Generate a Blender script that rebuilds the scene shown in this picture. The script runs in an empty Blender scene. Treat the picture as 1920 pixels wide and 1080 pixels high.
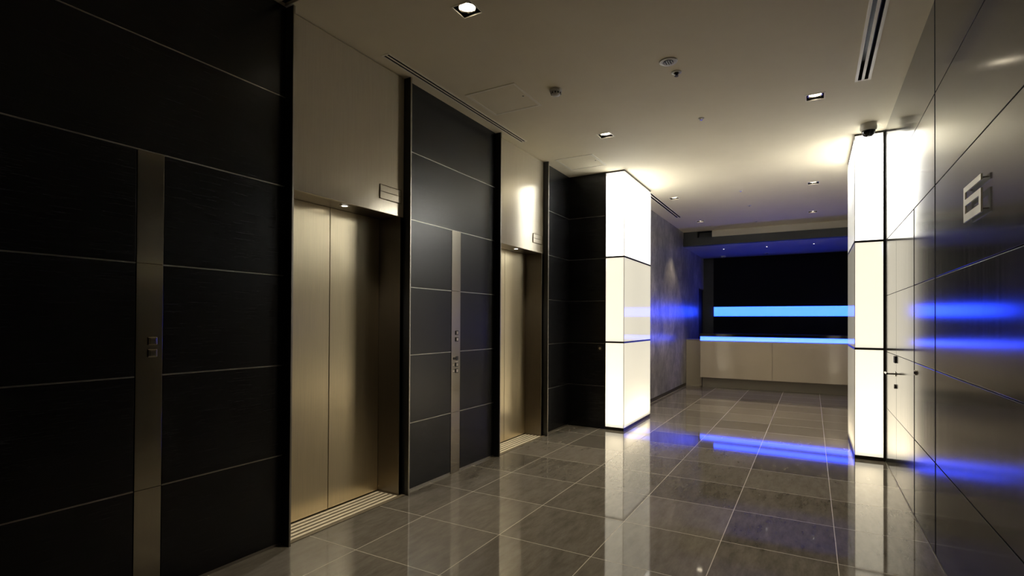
import bpy, bmesh, math, random
from mathutils import Vector, Matrix

random.seed(7)
S = bpy.context.scene
COL = S.collection

# ------------------------------------------------------------------ camera
cam_data = bpy.data.cameras.new('camera')
cam = bpy.data.objects.new('camera', cam_data)
COL.objects.link(cam)
S.camera = cam
RX = Vector((0.8689899, 0.49480225, 0.00522412))
UP = Vector((-0.00032424, -0.00998802, 0.99995007))
FW = Vector((-0.49482972, 0.8689482, 0.00851906))
m = Matrix((RX, UP, -FW)).transposed().to_4x4()
m.translation = Vector((0, 0, 1.3149))
cam.matrix_world = m
cam_data.sensor_width = 36.0
cam_data.lens = 982.494 / 1920 * 36.0
cam_data.shift_x = -(962.98 - 960) / 1920
cam_data.shift_y = (594.73 - 540) / 1920
cam_data.clip_start = 0.02
cam_data.clip_end = 100

# ------------------------------------------------------------------ world + exposure
world = bpy.data.worlds.new('world')
S.world = world
world.use_nodes = True
world.node_tree.nodes['Background'].inputs[0].default_value = (0.02, 0.02, 0.022, 1)
world.node_tree.nodes['Background'].inputs[1].default_value = 0.3
S.view_settings.view_transform = 'Standard'
S.view_settings.look = 'None'
S.view_settings.gamma = 1.0
S.view_settings.use_curve_mapping = False
S.view_settings.exposure = 0.0

# light levels (all belong to lamps of the place)
DOWNLIGHT_W = 100.0
LIFTSPOT_W = 30.0
SMALLSPOT_W = 3.0
BOX_TOP_W = 58.0
BOX_BASE_W = 6.0
BOX_GLOW = 0.86
WARM = (1.0, 0.83, 0.58)
NEUTRAL = (1.0, 0.92, 0.78)
COOL = (0.97, 0.99, 1.0)

# ------------------------------------------------------------------ measures (metres)
XL, XR, H, ROW = -2.701, 0.608, 3.166, 0.5258
XG = -2.30          # textured wall of the bar bay
YB = 13.40          # back wall
YP = 6.17           # return wall / pillar fronts


# ------------------------------------------------------------------ node helpers
def mat(name):
    mt = bpy.data.materials.new(name)
    mt.use_nodes = True
    nt = mt.node_tree
    b = nt.nodes['Principled BSDF']
    return mt, nt, b


def nd(nt, typ, **kw):
    n = nt.nodes.new(typ)
    for k, v in kw.items():
        setattr(n, k, v)
    return n


def math_node(nt, op, a, b=None):
    n = nd(nt, 'ShaderNodeMath', operation=op)
    for i, v in enumerate((a, b)):
        if v is None:
            continue
        if isinstance(v, (int, float)):
            n.inputs[i].default_value = v
        else:
            nt.links.new(v, n.inputs[i])
    return n.outputs[0]


def ramp(nt, fac, stops):
    r = nd(nt, 'ShaderNodeValToRGB')
    e = r.color_ramp.elements
    while len(e) < len(stops):
        e.new(0.5)
    for el, (p, c) in zip(e, stops):
        el.position = p
        el.color = (*c, 1)
    nt.links.new(fac, r.inputs[0])
    return r.outputs[0]


def noise(nt, scale, vscale, detail=4, rough=0.6, loc=(0, 0, 0)):
    g = nd(nt, 'ShaderNodeNewGeometry')
    mp = nd(nt, 'ShaderNodeMapping')
    mp.inputs['Scale'].default_value = vscale
    mp.inputs['Location'].default_value = loc
    nt.links.new(g.outputs['Position'], mp.inputs[0])
    n = nd(nt, 'ShaderNodeTexNoise')
    n.inputs['Scale'].default_value = scale
    n.inputs['Detail'].default_value = detail
    n.inputs['Roughness'].default_value = rough
    nt.links.new(mp.outputs[0], n.inputs[0])
    return n.outputs[0]


def bump(nt, b, h, strength, dist=0.002):
    bp = nd(nt, 'ShaderNodeBump')
    bp.inputs['Strength'].default_value = strength
    bp.inputs['Distance'].default_value = dist
    nt.links.new(h, bp.inputs['Height'])
    nt.links.new(bp.outputs[0], b.inputs['Normal'])


def simple(name, col, rough=0.5, metal=0.0, spec=None, coat=0.0):
    mt, nt, b = mat(name)
    b.inputs['Base Color'].default_value = (*col, 1)
    b.inputs['Roughness'].default_value = rough
    b.inputs['Metallic'].default_value = metal
    if spec is not None:
        b.inputs['IOR'].default_value = spec
    b.inputs['Coat Weight'].default_value = coat
    n = noise(nt, 30, (1, 1, 1), 2)
    mr = nd(nt, 'ShaderNodeMapRange')
    mr.inputs['To Min'].default_value = max(0.0, rough * 0.92)
    mr.inputs['To Max'].default_value = min(1.0, rough * 1.08)
    nt.links.new(n, mr.inputs[0])
    nt.links.new(mr.outputs[0], b.inputs['Roughness'])
    return mt


def emit(name, col, strength):
    mt, nt, b = mat(name)
    b.inputs['Base Color'].default_value = (0.6, 0.6, 0.6, 1)
    b.inputs['Emission Color'].default_value = (*col, 1)
    b.inputs['Emission Strength'].default_value = strength
    return mt


# ------------------------------------------------------------------ materials
def m_floor():
    mt, nt, b = mat('polished_stone_tiles')
    g = nd(nt, 'ShaderNodeNewGeometry')
    sp = nd(nt, 'ShaderNodeSeparateXYZ')
    nt.links.new(g.outputs['Position'], sp.inputs[0])
    u = math_node(nt, 'DIVIDE', math_node(nt, 'ADD', sp.outputs[0], 1.0768 + 60), 0.6)
    v = math_node(nt, 'DIVIDE', math_node(nt, 'ADD', sp.outputs[1], -3.379 + 60), 0.6)
    fu, fv = math_node(nt, 'FRACT', u), math_node(nt, 'FRACT', v)
    du = math_node(nt, 'ABSOLUTE', math_node(nt, 'SUBTRACT', math_node(nt, 'FRACT', math_node(nt, 'ADD', u, 0.5)), 0.5))
    dv = math_node(nt, 'ABSOLUTE', math_node(nt, 'SUBTRACT', math_node(nt, 'FRACT', math_node(nt, 'ADD', v, 0.5)), 0.5))
    joint = math_node(nt, 'LESS_THAN', math_node(nt, 'MINIMUM', du, dv), 0.0036)
    cmb = nd(nt, 'ShaderNodeCombineXYZ')
    nt.links.new(math_node(nt, 'FLOOR', u), cmb.inputs[0])
    nt.links.new(math_node(nt, 'FLOOR', v), cmb.inputs[1])
    wn = nd(nt, 'ShaderNodeTexWhiteNoise')
    nt.links.new(cmb.outputs[0], wn.inputs[0])
    # grain of every tile offset by its own random value
    add = nd(nt, 'ShaderNodeVectorMath', operation='MULTIPLY_ADD')
    nt.links.new(wn.outputs['Color'], add.inputs[0])
    add.inputs[1].default_value = (7, 7, 7)
    nt.links.new(g.outputs['Position'], add.inputs[2])
    mp = nd(nt, 'ShaderNodeMapping')
    mp.inputs['Scale'].default_value = (13, 3.2, 1)
    nt.links.new(add.outputs[0], mp.inputs[0])
    n1 = nd(nt, 'ShaderNodeTexNoise')
    n1.inputs['Scale'].default_value = 1.6
    n1.inputs['Detail'].default_value = 4
    n1.inputs['Roughness'].default_value = 0.72
    n1.inputs['Distortion'].default_value = 0.0
    nt.links.new(mp.outputs[0], n1.inputs[0])
    fac = math_node(nt, 'ADD', math_node(nt, 'MULTIPLY', n1.outputs[0], 0.75),
                    math_node(nt, 'MULTIPLY', wn.outputs[0], 0.30))
    c = ramp(nt, fac, [(0.25, (0.085, 0.078, 0.065)), (0.5, (0.155, 0.143, 0.122)), (0.8, (0.235, 0.217, 0.185))])
    mx = nd(nt, 'ShaderNodeMix', data_type='RGBA')
    nt.links.new(joint, mx.inputs[0])
    nt.links.new(c, mx.inputs[6])
    mx.inputs[7].default_value = (0.50, 0.46, 0.38, 1)
    nt.links.new(mx.outputs[2], b.inputs['Base Color'])
    r = math_node(nt, 'ADD', math_node(nt, 'MULTIPLY', joint, 0.4), 0.045)
    nt.links.new(r, b.inputs['Roughness'])
    b.inputs['IOR'].default_value = 1.75
    return mt


def m_wood():
    mt, nt, b = mat('ebony_veneer')
    n1 = noise(nt, 3.0, (1.6, 1.6, 60), 6, 0.75)
    c = ramp(nt, n1, [(0.34, (0.002, 0.002, 0.0026)), (0.55, (0.0065, 0.0066, 0.0078)), (0.75, (0.022, 0.022, 0.023))])
    nt.links.new(c, b.inputs['Base Color'])
    b.inputs['Roughness'].default_value = 0.27
    b.inputs['IOR'].default_value = 1.45
    bump(nt, b, n1, 0.22, 0.0012)
    return mt


def m_lacquer():
    mt, nt, b = mat('dark_polished_metal_panel')
    n1 = noise(nt, 2.0, (14, 14, 0.4), 5, 0.65)
    c = ramp(nt, n1, [(0.3, (0.055, 0.054, 0.054)), (0.7, (0.085, 0.083, 0.080))])
    nt.links.new(c, b.inputs['Base Color'])
    mr = nd(nt, 'ShaderNodeMapRange')
    mr.inputs['To Min'].default_value = 0.10
    mr.inputs['To Max'].default_value = 0.17
    nt.links.new(n1, mr.inputs[0])
    nt.links.new(mr.outputs[0], b.inputs['Roughness'])
    b.inputs['IOR'].default_value = 1.5
    b.inputs['Metallic'].default_value = 0.35
    bump(nt, b, n1, 0.012, 0.001)
    return mt


def m_steel(name, col, rough, aniso=0.7, vertical=True, tangent=(0, 1, 0), metal=1.0):
    mt, nt, b = mat(name)
    b.inputs['Metallic'].default_value = metal
    n1 = noise(nt, 6.0, (60, 60, 0.7) if vertical else (0.7, 0.7, 60), 3, 0.6)
    lo = tuple(x * 0.93 for x in col)
    hi = tuple(min(1, x * 1.05) for x in col)
    nt.links.new(ramp(nt, n1, [(0.3, lo), (0.7, hi)]), b.inputs['Base Color'])
    b.inputs['Roughness'].default_value = rough
    b.inputs['Anisotropic'].default_value = aniso
    t = nd(nt, 'ShaderNodeCombineXYZ')
    for i in range(3):
        t.inputs[i].default_value = tangent[i]
    nt.links.new(t.outputs[0], b.inputs['Tangent'])
    return mt


def m_greywall():
    mt, nt, b = mat('grey_mottled_plaster')
    n1 = noise(nt, 2.4, (1, 0.8, 0.6), 8, 0.68)
    n2 = noise(nt, 12, (1, 1.0, 0.6), 6, 0.75)
    f = math_node(nt, 'ADD', math_node(nt, 'MULTIPLY', n1, 0.65), math_node(nt, 'MULTIPLY', n2, 0.35))
    c = ramp(nt, f, [(0.36, (0.11, 0.11, 0.115)), (0.5, (0.26, 0.25, 0.245)), (0.64, (0.56, 0.535, 0.51))])
    nt.links.new(c, b.inputs['Base Color'])
    b.inputs['Roughness'].default_value = 0.3
    bump(nt, b, n2, 0.4, 0.006)
    return mt


def m_acrylic():
    """frosted acrylic sheet of the light columns: passes the lamps inside, plus the even glow of the LED sheet"""
    mt, nt, b = mat('frosted_acrylic')
    out = nt.nodes['Material Output']
    nt.nodes.remove(b)
    tr = nd(nt, 'ShaderNodeBsdfTranslucent')
    tr.inputs[0].default_value = (0.97, 0.95, 0.88, 1)
    em = nd(nt, 'ShaderNodeEmission')
    em.inputs[0].default_value = (1.0, 0.93, 0.75, 1)
    em.inputs[1].default_value = BOX_GLOW
    ad = nd(nt, 'ShaderNodeAddShader')
    nt.links.new(tr.outputs[0], ad.inputs[0])
    nt.links.new(em.outputs[0], ad.inputs[1])
    gl = nd(nt, 'ShaderNodeBsdfGlossy')
    gl.inputs['Roughness'].default_value = 0.06
    fr = nd(nt, 'ShaderNodeFresnel')
    fr.inputs[0].default_value = 1.49
    mx = nd(nt, 'ShaderNodeMixShader')
    nt.links.new(fr.outputs[0], mx.inputs[0])
    nt.links.new(ad.outputs[0], mx.inputs[1])
    nt.links.new(gl.outputs[0], mx.inputs[2])
    nt.links.new(mx.outputs[0], out.inputs['Surface'])
    return mt


def m_ceiling():
    mt, nt, b = mat('painted_ceiling')
    n1 = noise(nt, 3, (1, 1, 1), 3)
    nt.links.new(ramp(nt, n1, [(0.3, (0.80, 0.725, 0.545)), (0.7, (0.83, 0.755, 0.57))]), b.inputs['Base Color'])
    b.inputs['Roughness'].default_value = 0.75
    return mt


M = dict(
    floor=m_floor(), wood=m_wood(), lacquer=m_lacquer(), grey=m_greywall(), acrylic=m_acrylic(), ceil=m_ceiling(),
    door=m_steel('brushed_steel_door', (0.84, 0.73, 0.51), 0.32, 0.84),
    header=m_steel('satin_steel_header', (0.66, 0.60, 0.48), 0.15, 0.0, metal=0.35),
    jamb=m_steel('brushed_steel_jamb', (0.24, 0.21, 0.17), 0.34, 0.5, tangent=(1, 0, 0)),
    plate=m_steel('brushed_steel_plate', (0.50, 0.46, 0.38), 0.17, 0.3),
    trim=simple('aluminium_trim', (0.40, 0.375, 0.33), 0.33, 1.0),
    darktrim=simple('dark_bronze_trim', (0.05, 0.045, 0.04), 0.35, 0.8),
    fin=simple('darkened_steel', (0.06, 0.06, 0.06), 0.3, 0.9),
    chrome=simple('chrome', (0.75, 0.73, 0.7), 0.12, 1.0),
    black=simple('black_paint', (0.008, 0.008, 0.008), 0.5),
    blackgloss=simple('black_glass', (0.004, 0.004, 0.005), 0.08),
    joint_lit=simple('lit_joint_edge', (0.16, 0.15, 0.14), 0.5, 0.3),  # pale grey that paints in joint edges lit from above
    darkpaint=simple('dark_paint', (0.018, 0.0175, 0.016), 0.5),
    white=simple('white_plastic', (0.62, 0.60, 0.56), 0.4),
    whiteframe=simple('white_coated_metal', (0.88, 0.82, 0.68), 0.45),
    counter=simple('cream_lacquer', (0.44, 0.385, 0.29), 0.09),
    counterdark=simple('cream_plinth', (0.30, 0.26, 0.195), 0.35),
    soffit=simple('soffit_paint', (0.45, 0.45, 0.48), 0.35),
    cream=simple('cream_fascia', (0.50, 0.46, 0.38), 0.6),
    sign=simple('brushed_sign_metal', (0.80, 0.77, 0.66), 0.35, 0.55),
    blue=emit('blue_light_diffuser', (0.010, 0.048, 1.0), 10.5),
    blackmatte=simple('black_fabric_panel', (0.006, 0.006, 0.007), 0.9, 0, 1.2),
    bulb=emit('halogen_bulb', (1.0, 0.86, 0.62), 9.0),
    bulbsmall=emit('small_halogen_bulb', (1.0, 0.93, 0.82), 8.0),
    bulbinner=emit('column_lamp_tube', (1.0, 0.9, 0.7), 1.0),
    rib=simple('polished_sill_rib', (0.92, 0.85, 0.68), 0.4, 0.15),
    groove=simple('sill_groove', (0.20, 0.17, 0.12), 0.5, 0.2),
    button=simple('dark_button', (0.03, 0.03, 0.03), 0.3),
    buttonlight=simple('pale_button', (0.75, 0.70, 0.66), 0.35),
)


# ------------------------------------------------------------------ object helpers
def tag(o, label=None, cat=None, group=None, kind=None):
    if label:
        o['label'] = label
    if cat:
        o['category'] = cat
    if group:
        o['group'] = group
    if kind:
        o['kind'] = kind
    return o


def thing(name, loc, label=None, cat=None, group=None, kind=None):
    o = bpy.data.objects.new(name, None)
    o.empty_display_size = 0.05
    o.location = loc
    COL.objects.link(o)
    return tag(o, label, cat, group, kind)


def box(bm, x0, x1, y0, y1, z0, z1):
    x0, x1 = min(x0, x1), max(x0, x1)
    y0, y1 = min(y0, y1), max(y0, y1)
    z0, z1 = min(z0, z1), max(z0, z1)
    v = [bm.verts.new((x, y, z)) for z in (z0, z1) for y in (y0, y1) for x in (x0, x1)]
    for f in ((0, 2, 3, 1), (4, 5, 7, 6), (0, 1, 5, 4), (2, 6, 7, 3), (0, 4, 6, 2), (1, 3, 7, 5)):
        bm.faces.new([v[i] for i in f])


def lathe(bm, prof, n=28, c=(0, 0, 0)):
    rings = []
    for r, z in prof:
        if r < 1e-6:
            rings.append([bm.verts.new((c[0], c[1], c[2] + z))])
        else:
            rings.append([bm.verts.new((c[0] + r * math.cos(2 * math.pi * i / n), c[1] + r * math.sin(2 * math.pi * i / n), c[2] + z)) for i in range(n)])
    for a, b in zip(rings, rings[1:]):
        for i in range(n):
            j = (i + 1) % n
            if len(a) == 1 and len(b) == 1:
                continue
            if len(a) == 1:
                bm.faces.new((a[0], b[j], b[i]))
            elif len(b) == 1:
                bm.faces.new((a[i], a[j], b[0]))
            else:
                bm.faces.new((a[i], a[j], b[j], b[i]))


def cyl(bm, c, r, axis, l, n=20):
    """capped cylinder from c along axis (0,1,2) for length l"""
    b2 = bmesh.new()
    lathe(b2, [(0, 0), (r, 0), (r, l), (0, l)], n)
    R = {0: Matrix.Rotation(math.pi / 2, 4, 'Y'), 1: Matrix.Rotation(-math.pi / 2, 4, 'X'), 2: Matrix.Identity(4)}[axis]
    bmesh.ops.transform(b2, matrix=Matrix.Translation(c) @ R, verts=b2.verts)
    tmp = bpy.data.meshes.new('tmp')
    b2.to_mesh(tmp)
    bm.from_mesh(tmp)
    bpy.data.meshes.remove(tmp)
    b2.free()


def obj(name, bm, m_, parent=None, bevel=0.0, smooth=False):
    """link bm (in world coordinates) as one mesh object, kept in place under its parent"""
    bmesh.ops.recalc_face_normals(bm, faces=bm.faces)
    me = bpy.data.meshes.new(name)
    if parent is not None:
        p, org = parent, Vector((0, 0, 0))
        while p is not None:
            org += p.location
            p = p.parent
        bmesh.ops.translate(bm, vec=-org, verts=bm.verts)
        o = bpy.data.objects.new(name, me)
        o.parent = parent
    else:
        cs = [v.co for v in bm.verts]
        org = Vector(((min(c.x for c in cs) + max(c.x for c in cs)) / 2, (min(c.y for c in cs) + max(c.y for c in cs)) / 2, min(c.z for c in cs)))
        bmesh.ops.translate(bm, vec=-org, verts=bm.verts)
        o = bpy.data.objects.new(name, me)
        o.location = org
    if smooth:
        for f in bm.faces:
            f.smooth = True
    bm.to_mesh(me)
    bm.free()
    if m_ is not None:
        me.materials.append(m_)
    if bevel:
        md = o.modifiers.new('bevel', 'BEVEL')
        md.width = bevel
        md.segments = 2
        md.limit_method = 'ANGLE'
    if smooth:
        md = o.modifiers.new('edges', 'EDGE_SPLIT')
        md.split_angle = math.radians(40)
    COL.objects.link(o)
    return o


def bx(name, dims, m_, parent=None, bevel=0.0):
    bm = bmesh.new()
    if isinstance(dims[0], (int, float)):
        dims = [dims]
    for d in dims:
        box(bm, *d)
    return obj(name, bm, m_, parent, bevel)


def copy_tree(o, parent=None):
    c = o.copy()
    COL.objects.link(c)
    c.parent = parent
    for ch in list(o.children):
        copy_tree(ch, c)
    return c


def lamp(name, typ, loc, watts, col, parent=None, aim=None, **kw):
    d = bpy.data.lights.new(name, typ)
    d.energy = watts
    d.color = col
    for k, v in kw.items():
        setattr(d, k, v)
    o = bpy.data.objects.new(name, d)
    o.location = loc
    if aim is not None:
        o.rotation_euler = Vector(aim).to_track_quat('-Z', 'Y').to_euler()
    if parent is not None:
        o.parent = parent
    COL.objects.link(o)
    return o


# ================================================================== SETTING
YBACK = -3.6
bm = bmesh.new()
box(bm, -3.6, 1.6, YBACK - 0.2, YB + 0.3, -0.12, 0.0)
tag(obj('floor', bm, M['floor']), kind='structure')

# ceiling slab with real openings
DL = [(-1.78, 2.55), (0.02, 2.55), (-1.78, 4.945), (0.022, 4.925), (-1.785, 7.955), (0.015, 7.95), (-1.775, 10.0), (0.012, 10.0)]
DH = 0.066
holes = [(x - DH, x + DH, y - DH, y + DH) for x, y in DL]
SLOTS = [(-2.612, -2.540, 2.70, 4.72), (0.284, 0.386, 2.55, 4.765), (-2.09, -1.99, 7.45, 9.46)]
for i, (x0, x1, y0, y1) in enumerate(SLOTS):
    t = 0.018 if i == 1 else 0.012
    holes.append((x0 + t, x1 - t, y0 + t, y1 - t))
GAP = (XL, XR, 1.955, 2.0)
holes.append(GAP)
cx = sorted({-3.6, 1.6} | {h[0] for h in holes} | {h[1] for h in holes})
cy = sorted({YBACK - 0.2, 11.10} | {h[2] for h in holes} | {h[3] for h in holes})
bm = bmesh.new()
for x0, x1 in zip(cx, cx[1:]):
    for y0, y1 in zip(cy, cy[1:]):
        mx_, my_ = (x0 + x1) / 2, (y0 + y1) / 2
        if any(h[0] < mx_ < h[1] and h[2] < my_ < h[3] for h in holes):
            continue
        box(bm, x0, x1, y0, y1, H, H + 0.02)
bmesh.ops.remove_doubles(bm, verts=bm.verts, dist=1e-5)
seen = {}
for f in list(bm.faces):                      # drop the doubled walls between neighbouring cells
    k = tuple(round(c, 4) for c in f.calc_center_median())
    seen.setdefault(k, []).append(f)
bmesh.ops.delete(bm, geom=[f for fs in seen.values() if len(fs) > 1 for f in fs], context='FACES')
ceiling = tag(obj('ceiling', bm, M['ceil']), kind='structure')
bx('shadow_gap', [(XL, XR, 1.955, 2.0, H + 0.06, H + 0.08), (XL, XR, 1.945, 1.955, H + 0.02, H + 0.08), (XL, XR, 2.0, 2.01, H + 0.02, H + 0.08)], M['black'], ceiling)
# void above the ceiling so no sky can be seen through an opening
tag(bx('ceiling', (-3.6, 1.6, YBACK - 0.2, YB + 0.3, H + 0.30, H + 0.34), M['black']), kind='structure')


def panel_wall(root, x_face, sign, segs, zrows, mat_, gap=0.004, depth=0.018, name='wall_panel', bev=0.0012):
    for (y0, y1) in segs:
        for z0, z1 in zrows:
            bx(name, (x_face, x_face - sign * depth, y0 + gap, y1 - gap, z0 + gap, z1 - gap), mat_, root, bev)


ROWS = [(k * ROW, (k + 1) * ROW) for k in range(5)] + [(5 * ROW, H + 0.003)]

# ---- left wall: three ebony clad piers (outer one broken by the far call panel)
PIERS = [(YBACK, 2.008), (3.058, 4.363), (5.443, YP)]
CP = [(1.234, 1.348), (3.66, 3.79)]
G = 0.0035
for (y0, y1) in PIERS:
    wl = tag(bx('wall_left', (XL - 0.40, XL - 0.022, y0 + (0.012 if y0 > 0 else 0), y1 + (0.2 if y0 > 5 else -0.012), 0, H), M['black']), kind='structure')
    cp = next((c for c in CP if y0 < c[0] < y1), None)
    for k, (z0, z1) in enumerate(ROWS):
        spans = [(y0, y1)]
        if cp and k < 4:
            spans = [(y0, cp[0] - 0.004), (cp[1] + 0.004, y1)]
        if y0 < 0:       # long pier is clad in several sheets
            spans = [s for a, b in spans for s in ([(a, -1.1), (-1.1, b)] if a < -1.1 < b else [(a, b)])]
        for a, b in spans:
            zb = 0.018 if k == 0 else z0 + G
            bx('wall_panel', (XL - 0.02, XL, a, b, zb, z1 - G), M['wood'], wl, 0.001)
            if k:
                bx('joint_strip', (XL - 0.015, XL + 0.0008, a, b, z0 - G * 0.8, z0 + G * 0.8), M['trim'], wl)
    bx('floor_strip', (XL - 0.015, XL - 0.004, y0, y1, 0.0, 0.017), M['trim'], wl)

# ---- return wall beside the left light column
wr = tag(bx('wall_return', (XL - 0.3, XG + 0.02, YP + 0.022, YP + 0.30, 0, H), M['black']), kind='structure')
for k, (z0, z1) in enumerate(ROWS):
    bx('wall_panel', (XL, -2.214, YP, YP + 0.02, (0.012 if k == 0 else z0 + G), z1 - G), M['wood'], wr, 0.001)
    if k:
        bx('joint_strip', (XL, -2.214, YP - 0.0005, YP + 0.015, z0 - G * .8, z0 + G * .8), M['trim'], wr)
bm = bmesh.new()
cyl(bm, (-2.28, YP - 0.006, 0.99), 0.016, 1, 0.006)
bx('key_switch_plate', (-2.31, -2.25, YP - 0.002, YP, 0.955, 1.025), M['darktrim'], wr, 0.001)
obj('key_switch', bm, M['chrome'], wr, 0, True)

# ---- right wall: tall lacquered metal panels
wR = tag(bx('wall_right', [(XR + 0.022, XR + 0.30, YBACK, 6.2, 0, H)], M['black']), kind='structure')
gj = 0.0045
segs = [(YBACK, -1.9), (-1.9, 1.25), (1.25, 3.77), (3.77, 4.47)]
for (y0, y1) in segs:
    for k, (z0, z1) in enumerate(ROWS):
        if k == 5 and y0 == 3.77:
            y1_ = 6.10
        elif k == 4 and y0 == 3.77:
            y1_ = 6.10
        else:
            y1_ = y1
        bx('wall_panel', (XR, XR + 0.02, y0 + gj, y1_ - gj, (0.012 if k == 0 else z0 + gj * .7), z1 - gj * .7), M['lacquer'], wR, 0.0012)
for k in range(1, 6):
    bx('joint_strip', (XR + 0.0005, XR + 0.02, YBACK, (6.10 if k > 3 else 4.465), k * ROW - gj * .7 - 0.0005, k * ROW - gj * .7 + 0.0016), (M['joint_lit'] if k in (2, 3) else M['blackmatte']), wR)  # light painted in: grey rows for lit edges, black rows for shaded ones
for yj, zt_ in ((3.77, H), (1.25, H), (-1.9, H)):
    bx('joint_gasket', (XR - 0.0005, XR + 0.02, yj - 0.012, yj + 0.012, 0.012, zt_), M['blackmatte'], wR)
bx('skirting_channel', (XR - 0.002, XR + 0.02, YBACK, 6.10, 0, 0.008), M['trim'], wR)

# double door flush with the panels
d1 = thing('door_1', (XR, 5.28, 0), kind='structure')
zt = 4 * ROW
bx('door_frame', [(XR - 0.001, XR + 0.02, 4.464, 4.486, 0.0, zt), (XR - 0.001, XR + 0.02, 6.094, 6.10, 0, zt)], M['blackmatte'], d1)
LEAF = [(4.487, 5.352), (5.358, 6.092)]
for a, b in LEAF:
    lf = None
    for k, (z0, z1) in enumerate(ROWS[:4]):
        o = bx('door_leaf_panel', (XR, XR + 0.02, a, b, (0.012 if k == 0 else z0 + 0.002), z1 - (0.004 if k == 3 else 0.002)), M['lacquer'], d1, 0.001)
        if k == 1:
            lf = o
# lever handle and lock plates on the meeting stile
hy = 5.385
bm = bmesh.new()
cyl(bm, (XR - 0.006, hy, 0.895), 0.021, 0, 0.006)
h = obj('lever_rosette', bm, M['chrome'], d1, 0, True)
bm = bmesh.new()
cyl(bm, (XR - 0.062, hy, 0.895), 0.008, 0, 0.06, 14)
cyl(bm, (XR - 0.060, hy - 0.008, 0.895), 0.008, 1, 0.13, 14)
obj('lever_handle', bm, M['chrome'], d1, 0, True)
bx('lock_plate', (XR - 0.012, XR, hy - 0.04, hy + 0.04, 0.985, 1.045), M['black'], d1, 0.006)
bm = bmesh.new()
cyl(bm, (XR - 0.012, hy, 0.79), 0.019, 0, 0.012)
obj('key_cylinder', bm, M['darktrim'], d1, 0, True)
# small key switch beside the door
ks = thing('key_switch', (XR, 4.41, 0.99), 'small round key switch on the dark wall panel right beside the double door', 'key switch')
bm = bmesh.new()
cyl(bm, (XR - 0.008, 4.41, 0.985), 0.017, 0, 0.008)
obj('bezel', bm, M['chrome'], ks, 0, True)
bm = bmesh.new()
cyl(bm, (XR - 0.011, 4.41, 0.985), 0.010, 0, 0.004)
obj('barrel', bm, M['black'], ks, 0, True)

# wall behind the viewer and the far end
tag(bx('wall_rear', (XL - 0.4, XR + 0.3, YBACK - 0.1, YBACK, 0, H), M['darkpaint']), kind='structure')
wg = tag(bx('wall_bar_left', [(XG - 0.12, XG, YP + 0.3, 12.78, 0, H), (XG - 0.12, XG, 12.78, YB, 2.12, H)], M['grey']), kind='structure')
tag(bx('baseboard_left', (XG, XG + 0.008, 7.35, 11.36, 0, 0.055), M['darktrim']), kind='structure')
XR2 = 0.70
tag(bx('wall_bar_right', (XR2, XR2 + 0.12, 6.2, YB + 0.1, 0, H), M['grey']), kind='structure')
tag(bx('baseboard_right', (XR2 - 0.008, XR2, 7.2, 11.09, 0, 0.055), M['darktrim']), kind='structure')
tag(bx('wall_back', (XG - 0.12, XR2 + 0.12, YB, YB + 0.1, 0, H), M['darkpaint']), kind='structure')
# dark service door in the left wall behind the counter
d2 = thing('door_2', (XG, 13.09, 0), kind='structure')
bx('door_leaf', (XG - 0.05, XG - 0.02, 12.80, YB - 0.02, 0.0, 2.10), M['black'], d2, 0.002)
bx('door_frame', [(XG - 0.06, XG + 0.004, 12.785, 12.80, 0, 2.118), (XG - 0.06, XG + 0.004, 12.80, YB - 0.005, 2.10, 2.118)], M['darktrim'], d2)

# lowered soffit over the bar
tag(bx('ceiling_bar', (XG, XR2, 11.20, YB, 2.87, 2.90), M['soffit']), kind='structure')
tag(bx('trim_1', (XG, XR2, 11.07, 11.20, 2.875, 3.035), M['darkpaint']), kind='structure')
tag(bx('trim_2', (-1.742, XR2, 11.08, 11.20, 3.036, H), M['cream']), kind='structure')
tag(bx('trim_3', [(-2.03, -1.75, 11.30, 11.36, 3.036, H), (XG, -2.03, 11.10, 11.36, 3.036, H + 0.0)], M['darkpaint']), kind='structure')

# ================================================================== LIGHT COLUMNS
JZ = [0.035, 1.070, 2.112, 3.148]


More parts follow.
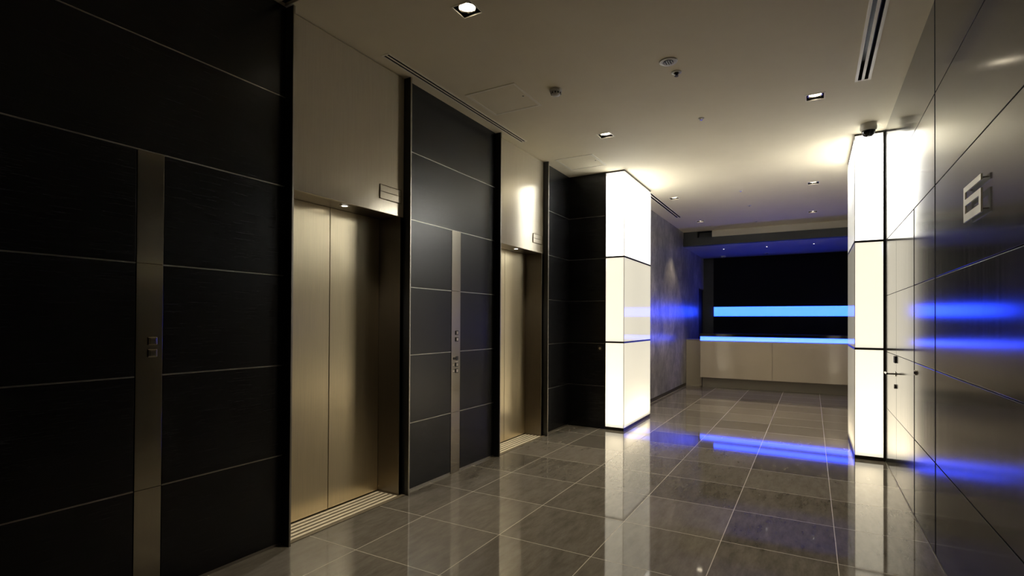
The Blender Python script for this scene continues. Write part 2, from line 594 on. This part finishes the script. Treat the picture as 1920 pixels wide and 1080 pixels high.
def light_column(x0, x1, y0, y1, label, open_side):
    """open_side = +1: lit side face at x1 (left column), -1: lit side face at x0"""
    t = thing('light_column', ((x0 + x1) / 2, (y0 + y1) / 2, 0), label, 'light column', 'glowing acrylic light columns')
    xs = x1 if open_side > 0 else x0          # lit side
    xw = x0 if open_side > 0 else x1          # wall side
    for i in range(3):
        z0, z1 = JZ[i] + (0.010 if i else 0), JZ[i + 1] - 0.010 * (i < 2)
        bm = bmesh.new()
        pts = [(xw, y0), (xs, y0), (xs, y1), (xw, y1)]
        lo = [bm.verts.new((a, b, z0)) for a, b in pts]
        hi = [bm.verts.new((a, b, z1)) for a, b in pts]
        for j in range(3):
            bm.faces.new((lo[j], lo[j + 1], hi[j + 1], hi[j]))
        o = obj('diffuser_panel', bm, M['acrylic'], t)
    for i in (1, 2):
        z = JZ[i]
        s = open_side
        bx('joint_band', [(xw, xs, y0 - 0.001, y0 + 0.012, z - 0.0105, z + 0.0105),
                          (xs - s * 0.012, xs + s * 0.001, y0 - 0.001, y1 + 0.001, z - 0.0105, z + 0.0105),
                          (xw, xs, y1 - 0.012, y1 + 0.001, z - 0.0105, z + 0.0105)], M['darktrim'], t)
    s = open_side
    bx('base_plate', (x0, x1, y0, y1, 0, JZ[0]), M['darktrim'], t)
    bx('head_plate', (x0, x1, y0, y1, JZ[3], H), M['darktrim'], t)
    bx('wall_profile', [(xw - s * 0.014, xw, y0 - 0.004, y0 + 0.02, 0, H), (xw - s * 0.02, xw, y0 + 0.02, y1, 0, H)], M['darktrim'], t)
    # overlapping sheet edge at the outer corner
    bx('corner_bead', [(xs - s * 0.004, xs + s * 0.0012, y0 - 0.0012, y0 + 0.004, JZ[0], JZ[1] - 0.011),
                       (xs - s * 0.004, xs + s * 0.0012, y0 - 0.0012, y0 + 0.004, JZ[1] + 0.011, JZ[2] - 0.011),
                       (xs - s * 0.004, xs + s * 0.0012, y0 - 0.0012, y0 + 0.004, JZ[2] + 0.011, JZ[3])], M['white'], t)
    bx('added_light_baffle', (min(xw, xs) + 0.013, max(xw, xs) - 0.013, y0 + 0.014, y1 - 0.014, JZ[2] - 0.006, JZ[2] + 0.006), M['white'], t)  # unseen baffle, added to keep the top lamp's light off the lower tiers
    lx, ly = (x1 - x0) * 0.5, (y1 - y0) * 0.85
    lamp('column_top_lamp', 'AREA', Vector((0, 0, JZ[3] - 0.02)), BOX_TOP_W, COOL, t, (0, 0, -1), shape='RECTANGLE', size=lx, size_y=ly)
    lamp('column_base_lamp', 'AREA', Vector((0, 0, JZ[0] + 0.02)), BOX_BASE_W, WARM, t, (0, 0, 1), shape='RECTANGLE', size=lx, size_y=ly)
    return t


light_column(-2.205, -1.975, 6.165, 7.352, 'glowing cream acrylic light column standing out from the dark left-hand wall', 1)
light_column(0.362, 0.592, 6.100, 7.20, 'glowing cream acrylic light column against the right wall, under the dome camera', -1)

# ================================================================== LIFTS
def lift(y0, y1, yc, label, ind_label):
    """y0,y1 faces of the two edge fins"""
    t = thing('elevator', (XL, (y0 + y1) / 2, 0), label, 'elevator', 'elevators in the left wall')
    XD = -2.915
    zh = 2.102
    # header
    bx('header_panel', (XL - 0.02, XL, y0 + 0.022, y1 - 0.004, zh, H - 0.006), M['header'], t, 0.002)
    bx('soffit', (XD - 0.05, XL - 0.02, y0 + 0.022, y1, zh + 0.001, zh + 0.02), M['jamb'], t)
    # jambs
    bx('jamb', (XD - 0.02, XL - 0.001, y1 - 0.035, y1 - 0.003, 0, zh), M['jamb'], t, 0.002)
    bx('jamb', (XD - 0.02, XL - 0.001, y0 + 0.022, y0 + 0.05, 0, zh), M['jamb'], t, 0.002)
    # doors
    bx('door_leaf', (XD - 0.04, XD, y0 + 0.05, yc - 0.0025, 0.012, zh), M['door'], t, 0.002)
    bx('door_leaf', (XD - 0.04, XD, yc + 0.0025, y1 - 0.037, 0.012, zh), M['door'], t, 0.002)
    bx('shaft_backing', (XD - 0.09, XD - 0.05, y0, y1, 0, zh), M['black'], t)
    # fins
    for yy in (y0, y1):
        f = bx('edge_fin', (XL - 0.05, -2.642, yy, yy + 0.010, 0, H - 0.003), M['fin'], t)  # plate side coloured black for its dark reflection, front edge coloured bright
        bx('bright_edge', (-2.642, -2.636, yy, yy + 0.012, 0, H - 0.003), M['trim'], f, 0.001)
    # sill with ribs
    s = bx('sill', (XD - 0.02, XL + 0.035, y0 + 0.012, y1, 0.0005, 0.004), M['groove'], t)
    n = 5
    pitch = (XL + 0.02 - (XD + 0.012)) / n
    for i in range(n):
        xa = XD + 0.016 + i * pitch
        bx('sill_rib', (xa, xa + pitch * 0.52, y0 + 0.05, y1 - 0.055, 0.004, 0.008), M['rib'], s, 0.001)
    # soffit spot
    ys = yc
    sx = -2.775
    bm = bmesh.new()
    lathe(bm, [(0.020, 0.0), (0.034, 0.0), (0.034, -0.004), (0.020, -0.004), (0.020, 0.0)], 24, (sx, ys, zh))
    r = obj('soffit_light', bm, M['chrome'], t, 0, True)
    bm = bmesh.new()
    lathe(bm, [(0, -0.002), (0.014, -0.0025), (0.019, -0.001), (0.019, 0.001), (0, 0.001)], 20, (sx, ys, zh))
    obj('lens', bm, M['bulbsmall'], r, 0, True)
    lamp('soffit_spot', 'SPOT', Vector((sx, ys, zh - 0.012)) - t.location, LIFTSPOT_W, NEUTRAL, t, (0, 0, -1), spot_size=math.radians(95), spot_blend=0.6, shadow_soft_size=0.018)
    return t


lift(2.01, 3.045, 2.532, 'steel elevator doorway nearest the viewer, between the long dark pier and the call panel', '')
lift(4.365, 5.430, 4.92, 'smaller looking far steel elevator doorway, next to the glowing column', '')


def indicator(y0, y1, label):
    t = thing('floor_indicator', (XL, (y0 + y1) / 2, 2.2), label, 'floor indicator', 'floor indicators above the elevators')
    z0, z1 = 2.198, 2.302
    zm = 2.252
    bx('housing', (XL, XL + 0.005, y0, y1, z0, z1), M['header'], t, 0.003)
    fr = 0.004
    bx('frame', [(XL + 0.005, XL + 0.007, y0, y1, z1 - fr, z1), (XL + 0.005, XL + 0.007, y0, y1, z0, z0 + fr), (XL + 0.005, XL + 0.007, y0, y1, zm - 0.002, zm + 0.002),
                 (XL + 0.005, XL + 0.007, y0, y0 + fr, z0, z1), (XL + 0.005, XL + 0.007, y1 - fr, y1, z0, z1)], M['jamb'], t)
    bx('display', (XL + 0.0045, XL + 0.0058, y0 + fr, y1 - fr, z0 + fr, zm - 0.002), M['header'], t)


indicator(2.785, 3.010, 'flat two-row steel floor indicator over the near elevator')
indicator(5.165, 5.395, 'flat two-row steel floor indicator over the far elevator')


def call_panel(y0, y1, label, full):
    t = thing('call_panel', (XL, (y0 + y1) / 2, 0), label, 'call panel', 'elevator call panels')
    zs = [0.0, ROW, 3 * ROW, 4 * ROW]
    for a, b in zip(zs, zs[1:]):
        bx('steel_plate', (XL - 0.018, XL + 0.002, y0, y1, a + 0.001, b - 0.001), M['plate'], t, 0.0008)
    yc = (y0 + y1) / 2 + 0.012
    items = [(1.215, 'b'), (1.158, 'b')]
    if full:
        items += [(0.937, 'b'), (0.884, 'b')]
    for z, _ in items:
        b = bx('button', (XL + 0.002, XL + 0.008, yc - 0.020, yc + 0.020, z - 0.019, z + 0.019), M['button' if full else 'plate'], t, 0.003)
        bx('button_face', (XL + 0.008, XL + 0.0095, yc - 0.011, yc + 0.013, z - 0.012, z + 0.012), M['buttonlight' if full else 'plate'], b, 0.001)
    if full:
        bm = bmesh.new()
        cyl(bm, (XL + 0.002, yc - 0.035, 0.992), 0.011, 0, 0.006, 16)
        obj('key_cylinder', bm, M['button'], t, 0, True)
        bx('key_switch', (XL + 0.002, XL + 0.006, yc - 0.012, yc + 0.02, 0.974, 1.010), M['button'], t, 0.003)
        for z in (0.937, 0.884):
            bx('braille_plate', (XL + 0.002, XL + 0.0035, yc - 0.055, yc - 0.030, z - 0.006, z + 0.006), M['buttonlight'], t)
        bx('braille_plate', (XL + 0.002, XL + 0.0035, yc - 0.018, yc + 0.018, 0.956, 0.964), M['buttonlight'], t)
    return t


call_panel(CP[1][0], CP[1][1], 'pale steel call panel strip with several buttons, between the two elevators', True)
call_panel(CP[0][0], CP[0][1], 'dim grey steel call panel strip with two buttons, in the black wall at far left', False)

# ================================================================== SIGN
sg = thing('floor_number_sign', (XR, 2.893, 1.765), 'brushed metal angular numeral six mounted high on the right wall', 'sign')
ya, yb_, za, zb = 3.035, 2.757, 1.767, 1.922
Wd, Hd = ya - yb_, zb - za


def sy(f):
    return ya - f * Wd


def sz(f):
    return zb - f * Hd


def sbox(a, b, c, d):
    return (XR - 0.018, XR - 0.012, sy(a), sy(b), sz(c), sz(d))


bm = bmesh.new()
yl = [0, 0.10, 0.885, 1.0]
zl = [0, 0.165, 0.365, 0.54, 0.775, 1.0]
filled = {(i, j) for i in range(3) for j in range(5)} - {(1, 1), (2, 1), (1, 3)}
for (i, j) in filled:
    box(bm, XR - 0.018, XR - 0.012, sy(yl[i]), sy(yl[i + 1]), sz(zl[j]), sz(zl[j + 1]))
bmesh.ops.remove_doubles(bm, verts=bm.verts, dist=1e-5)
seen = {}
for f in list(bm.faces):
    seen.setdefault(tuple(round(c, 4) for c in f.calc_center_median()), []).append(f)
bmesh.ops.delete(bm, geom=[f for fs in seen.values() if len(fs) > 1 for f in fs], context='FACES')
obj('numeral', bm, M['sign'], sg)
for a, b in ((0.05, 0.08), (0.05, 0.9), (0.94, 0.9), (0.94, 0.08)):
    bm = bmesh.new()
    cyl(bm, (XR - 0.012, sy(a), sz(b)), 0.003, 0, 0.012, 10)
    obj('standoff_pin', bm, M['chrome'], sg, 0, True)

# ================================================================== CEILING FIXTURES
def make_downlight():
    t = thing('downlight', (0, 0, 0), 'x', 'downlight', 'square recessed downlights')
    a, b_ = DH, DH + 0.006
    bx('frame', [(-b_, -a + 0.004, -b_, b_, -0.003, 0.0), (a - 0.004, b_, -b_, b_, -0.003, 0), (-a, a, -b_, -a + 0.004, -0.003, 0), (-a, a, a - 0.004, b_, -0.003, 0)], M['whiteframe'], t)
    bx('housing', [(-a, -a + 0.004, -a, a, 0.0, 0.10), (a - 0.004, a, -a, a, 0, 0.10), (-a, a, -a, -a + 0.004, 0, 0.10), (-a, a, a - 0.004, a, 0, 0.10), (-a, a, -a, a, 0.10, 0.104)], M['fin'], t)
    bm = bmesh.new()
    lathe(bm, [(0.028, 0.060), (0.036, 0.046), (0.046, 0.020), (0.050, 0.010), (0.053, 0.010), (0.048, 0.024), (0.038, 0.050), (0.028, 0.060)], 32)
    r = obj('reflector', bm, M['chrome'], t, 0, True)
    bm = bmesh.new()
    lathe(bm, [(0, 0.010), (0.022, 0.011), (0.040, 0.016), (0.043, 0.030), (0.0, 0.034)], 28)
    obj('bulb', bm, M['bulb'], t, 0, True)
    lamp('downlight_lamp', 'SPOT', (0, 0, 0.006), DOWNLIGHT_W, WARM, t, (0, 0, -1), spot_size=math.radians(82), spot_blend=0.5, shadow_soft_size=0.03)
    return t


DLAB = ['bright square recessed downlight nearest the viewer, top of the photo near the long slot vent',
        'square recessed downlight just above the photo frame, right row',
        'square recessed downlight near the square access hatch, left row',
        'square recessed downlight near the end of the right-hand slot vent',
        'square recessed downlight right behind the left light column, left row',
        'larger looking square downlight beyond the columns, right row',
        'farthest square recessed downlight of the left row, near the bar header',
        'farthest square recessed downlight of the right row, near the cream bar fascia']
proto = make_downlight()
for i, ((x, y), lab) in enumerate(zip(DL, DLAB)):
    o = proto if i == 0 else copy_tree(proto)
    o.location = (x, y, H)
    o['label'] = lab
    if i == 1:                                # this lamp burns dimmer than its neighbours
        for ch in o.children:
            if ch.type == 'LIGHT':
                ch.data = ch.data.copy()
                ch.data.energy = DOWNLIGHT_W * 0.35


def slot(x0, x1, y0, y1, t_, label):
    t = thing('slot_diffuser', ((x0 + x1) / 2, (y0 + y1) / 2, H), label, 'air vent', 'linear slot air vents')
    xm = (x0 + x1) / 2
    bx('frame', [(x0, x0 + t_, y0, y1, H - 0.004, H), (x1 - t_, x1, y0, y1, H - 0.004, H), (x0 + t_, x1 - t_, y0, y0 + t_, H - 0.004, H), (x0 + t_, x1 - t_, y1 - t_, y1, H - 0.004, H)], M['whiteframe'], t)
    w = (x1 - x0) * 0.09
    bx('center_bar', (xm - w, xm + w, y0 + t_, y1 - t_, H - 0.003, H - 0.0005), M['whiteframe'], t)
    bx('plenum', [(x0 + t_, x1 - t_, y0 + t_, y1 - t_, H + 0.08, H + 0.083), (x0 + t_, x0 + t_ + 0.0015, y0 + t_, y1 - t_, H, H + 0.083), (x1 - t_ - 0.0015, x1 - t_, y0 + t_, y1 - t_, H, H + 0.083),
                  (x0 + t_, x1 - t_, y0 + t_, y0 + t_ + 0.0015, H, H + 0.08), (x0 + t_, x1 - t_, y1 - t_ - 0.0015, y1 - t_, H, H + 0.08)], M['black'], t)


slot(*SLOTS[0], 0.012, 'long thin two-slot air vent in the ceiling along the elevator wall')
slot(*SLOTS[1], 0.018, 'wide two-slot air vent in the ceiling at upper right of the photo')
slot(*SLOTS[2], 0.012, 'two-slot air vent in the ceiling behind the left light column')


def hatch(x0, x1, y0, y1, label):
    t = thing('access_hatch', ((x0 + x1) / 2, (y0 + y1) / 2, H), label, 'access hatch', 'ceiling access hatches')
    w = 0.022
    bx('frame', [(x0, x0 + w, y0, y1, H - 0.004, H), (x1 - w, x1, y0, y1, H - 0.004, H), (x0 + w, x1 - w, y0, y0 + w, H - 0.004, H), (x0 + w, x1 - w, y1 - w, y1, H - 0.004, H)], M['whiteframe'], t, 0.001)
    bx('cover', (x0 + w + 0.003, x1 - w - 0.003, y0 + w + 0.003, y1 - w - 0.003, H - 0.0025, H), M['ceil'], t)
    bm = bmesh.new()
    lathe(bm, [(0, -0.004), (0.008, -0.004), (0.008, 0), (0, 0)], 14, (x1 - w - 0.03, (y0 + y1) / 2, H))
    obj('latch', bm, M['darktrim'], t, 0, True)


hatch(-2.47, -2.005, 3.51, 3.99, 'larger looking near square access hatch in the ceiling beside the long slot vent')
hatch(-2.555, -2.10, 5.42, 5.885, 'farther square access hatch in the ceiling near the left light column')

# smoke detector
sd = thing('smoke_detector', (-1.775, 3.78, H), 'small domed smoke detector on the ceiling near the access hatch', 'smoke detector')
c = (-1.775, 3.78, H)
bm = bmesh.new()
lathe(bm, [(0, 0), (0.050, 0), (0.050, -0.014), (0.046, -0.020), (0, -0.020)], 28, c)
obj('base', bm, M['white'], sd, 0, True)
bm = bmesh.new()
lathe(bm, [(0.0, -0.020), (0.034, -0.020), (0.038, -0.034), (0.030, -0.046), (0.012, -0.052), (0, -0.053)], 28, c)
obj('dome', bm, M['white'], sd, 0, True)
bm = bmesh.new()
for k in range(10):
    a = 2 * math.pi * k / 10
    x, y = c[0] + 0.0375 * math.cos(a), c[1] + 0.0375 * math.sin(a)
    box(bm, x - 0.004, x + 0.004, y - 0.004, y + 0.004, H - 0.038, H - 0.026)
obj('vent_slots', bm, M['black'], sd)

# ceiling speaker / round ribbed vent
sp = thing('ceiling_grille', (-0.886, 3.755, H), 'round white ceiling grille with dark curved slots', 'ceiling speaker')
c = (-0.886, 3.755, H)
bm = bmesh.new()
lathe(bm, [(0, 0), (0.064, 0), (0.060, -0.006), (0.042, -0.008), (0.036, -0.004), (0, -0.004)], 36, c)
obj('rim', bm, M['white'], sp, 0, True)
bm = bmesh.new()
lathe(bm, [(0, -0.004), (0.034, -0.004), (0.034, -0.006), (0, -0.006)], 30, c)
obj('core', bm, M['black'], sp, 0, True)
for k in range(4):
    x = c[0] - 0.024 + k * 0.016
    hl = math.sqrt(max(0, 0.032 ** 2 - (x - c[0]) ** 2))
    bx('rib', (x - 0.0028, x + 0.0028, c[1] - hl, c[1] + hl, H - 0.011, H - 0.005), M['white'], sp, 0.001)


def sprinkler(x, y, z, r, label, deep=False):
    t = thing('sprinkler', (x, y, z), label, 'sprinkler', 'round sprinkler heads in the ceiling')
    bm = bmesh.new()
    lathe(bm, [(r * 0.55, 0), (r, 0), (r, -0.004), (r * 0.6, -0.008), (r * 0.55, 0)], 26, (x, y, z))
    obj('escutcheon', bm, M['white'], t, 0, True)
    bm = bmesh.new()
    d = 0.018 if deep else 0.010
    lathe(bm, [(0, 0), (r * 0.42, 0), (r * 0.38, -d), (r * 0.16, -d * 1.1), (r * 0.16, -d * 1.5), (r * 0.4, -d * 1.55), (r * 0.4, -d * 1.7), (0, -d * 1.7)], 20, (x, y, z))
    obj('head', bm, M['darktrim'] if deep else M['chrome'], t, 0, True)
    return t


sprinkler(-0.872, 3.945, H, 0.036, 'larger sprinkler head right beside the round ceiling grille', True)
sprinkler(-0.872, 4.951, H, 0.026, 'small sprinkler head alone in mid ceiling, between the two front downlights')
sprinkler(-0.865, 7.92, H, 0.026, 'small sprinkler head in mid ceiling between the two downlights past the columns')
sprinkler(-0.858, 8.99, H, 0.030, 'small sprinkler head in mid ceiling, last but one before the bar')
sprinkler(-0.883, 10.45, H, 0.028, 'small sprinkler head in mid ceiling, nearest the cream bar fascia')

# dome camera
dc = thing('dome_camera', (0.455, 5.84, H), 'white ceiling dome camera with a black dome in front of the right light column', 'security camera')
c = (0.455, 5.84, H)
bm = bmesh.new()
lathe(bm, [(0, 0), (0.064, 0), (0.068, -0.030), (0.066, -0.052), (0.056, -0.064), (0, -0.064)], 36, c)
obj('housing', bm, M['white'], dc, 0, True)
bm = bmesh.new()
lathe(bm, [(0, -0.064)] + [(0.055 * math.cos(a), -0.064 - 0.058 * math.sin(a)) for a in [i * math.pi / 2 / 9 for i in range(9)]] + [(0, -0.122)], 32, c)
obj('dome', bm, M['blackgloss'], dc, 0, True)

# ================================================================== BAR
ct = thing('bar_counter', (-0.65, 11.1, 0), 'long cream bar counter with a blue lit band and black top at the far end', 'counter')
YC = 11.10
XC0, XC1 = -1.966, XR2 - 0.005
for a, b in ((XC0, -0.6580), (-0.6520, XC1)):
    bx('front_panel', (a, b, YC, YC + 0.02, 0.212, 0.945), M['counter'], ct, 0.0015)
bx('carcass', (XC0, XC1, YC + 0.021, YC + 0.60, 0.212, 1.030), M['counterdark'], ct)
bx('plinth', (XC0 + 0.01, XC1, YC + 0.20, YC + 0.56, 0, 0.212), M['counterdark'], ct)
bx('light_band', (XC0, XC1, YC - 0.003, YC + 0.02, 0.955, 1.036), M['blue'], ct)
bx('worktop', (XC0 - 0.01, XC1, YC - 0.02, YC + 0.62, 1.040, 1.095), M['blackgloss'], ct, 0.003)
ce = tag(bx('end_cabinet', [(XG + 0.002, XC0 - 0.012, 11.38, 11.70, 0, 0.955), (XG + 0.002, XC0 - 0.02, 11.37, 11.71, 0.955, 0.965)], M['counterdark'], None, 0.002),
         'plain low cream cabinet filling the gap between grey wall and bar counter', 'cabinet')

bp = thing('back_panel', (-0.68, YB, 0), 'tall matte black panel on the back wall behind the bar', 'wall panel')
bx('upper_sheet', (-2.065, XR2 - 0.004, YB - 0.03, YB - 0.002, 1.70, 2.868), M['blackmatte'], bp)
bx('lower_sheet', (-2.065, XR2 - 0.004, YB - 0.03, YB - 0.002, 0.0, 1.465), M['blackmatte'], bp)
ls = tag(bx('light_strip', (-2.055, XR2 - 0.004, YB - 0.032, YB - 0.002, 1.472, 1.693), M['blue'], None, 0.002),
         'long horizontal bright blue light strip on the back wall above the bar', 'light strip')

# tiny spots and detectors in the lowered ceiling
def tiny(x, y, label):
    z = 2.87
    t = thing('small_spotlight', (x, y, z), label, 'spotlight', 'tiny spotlights over the bar')
    bm = bmesh.new()
    lathe(bm, [(0.013, 0), (0.024, 0), (0.024, -0.003), (0.013, -0.003), (0.013, 0)], 20, (x, y, z))
    obj('ring', bm, M['chrome'], t, 0, True)
    bm = bmesh.new()
    lathe(bm, [(0, 0), (0.013, 0), (0.013, -0.002), (0, -0.002)], 16, (x, y, z))
    obj('bulb', bm, M['bulbsmall'], t, 0, True)
    lamp('small_spot_lamp', 'SPOT', (0, 0, -0.006), SMALLSPOT_W, NEUTRAL, t, (0, 0, -1), spot_size=math.radians(60), spot_blend=0.7, shadow_soft_size=0.012)


tiny(-1.62, 11.80, 'tiny spotlight in the blue lit bar ceiling, leftmost of the three')
tiny(-0.80, 11.81, 'tiny spotlight in the blue lit bar ceiling, middle of the three')
tiny(0.032, 11.80, 'tiny spotlight in the blue lit bar ceiling, rightmost of the three')


def detector(x, y, r, h_, label):
    z = 2.87
    t = thing('ceiling_detector', (x, y, z), label, 'smoke detector')
    bm = bmesh.new()
    lathe(bm, [(0, 0), (r, 0), (r, -h_ * .45), (r * .9, -h_ * .5), (0, -h_ * .5)], 24, (x, y, z))
    obj('base', bm, M['white'], t, 0, True)
    bm = bmesh.new()
    lathe(bm, [(0, -h_ * .5), (r * .6, -h_ * .5), (r * .5, -h_ * .85), (0, -h_)], 20, (x, y, z))
    obj('sensor', bm, M['darktrim'], t, 0, True)


detector(-1.80, 13.05, 0.055, 0.06, 'white round detector at the back left corner of the bar ceiling')
detector(-0.87, 12.90, 0.045, 0.02, 'flat round detector in the middle of the blue lit bar ceiling')
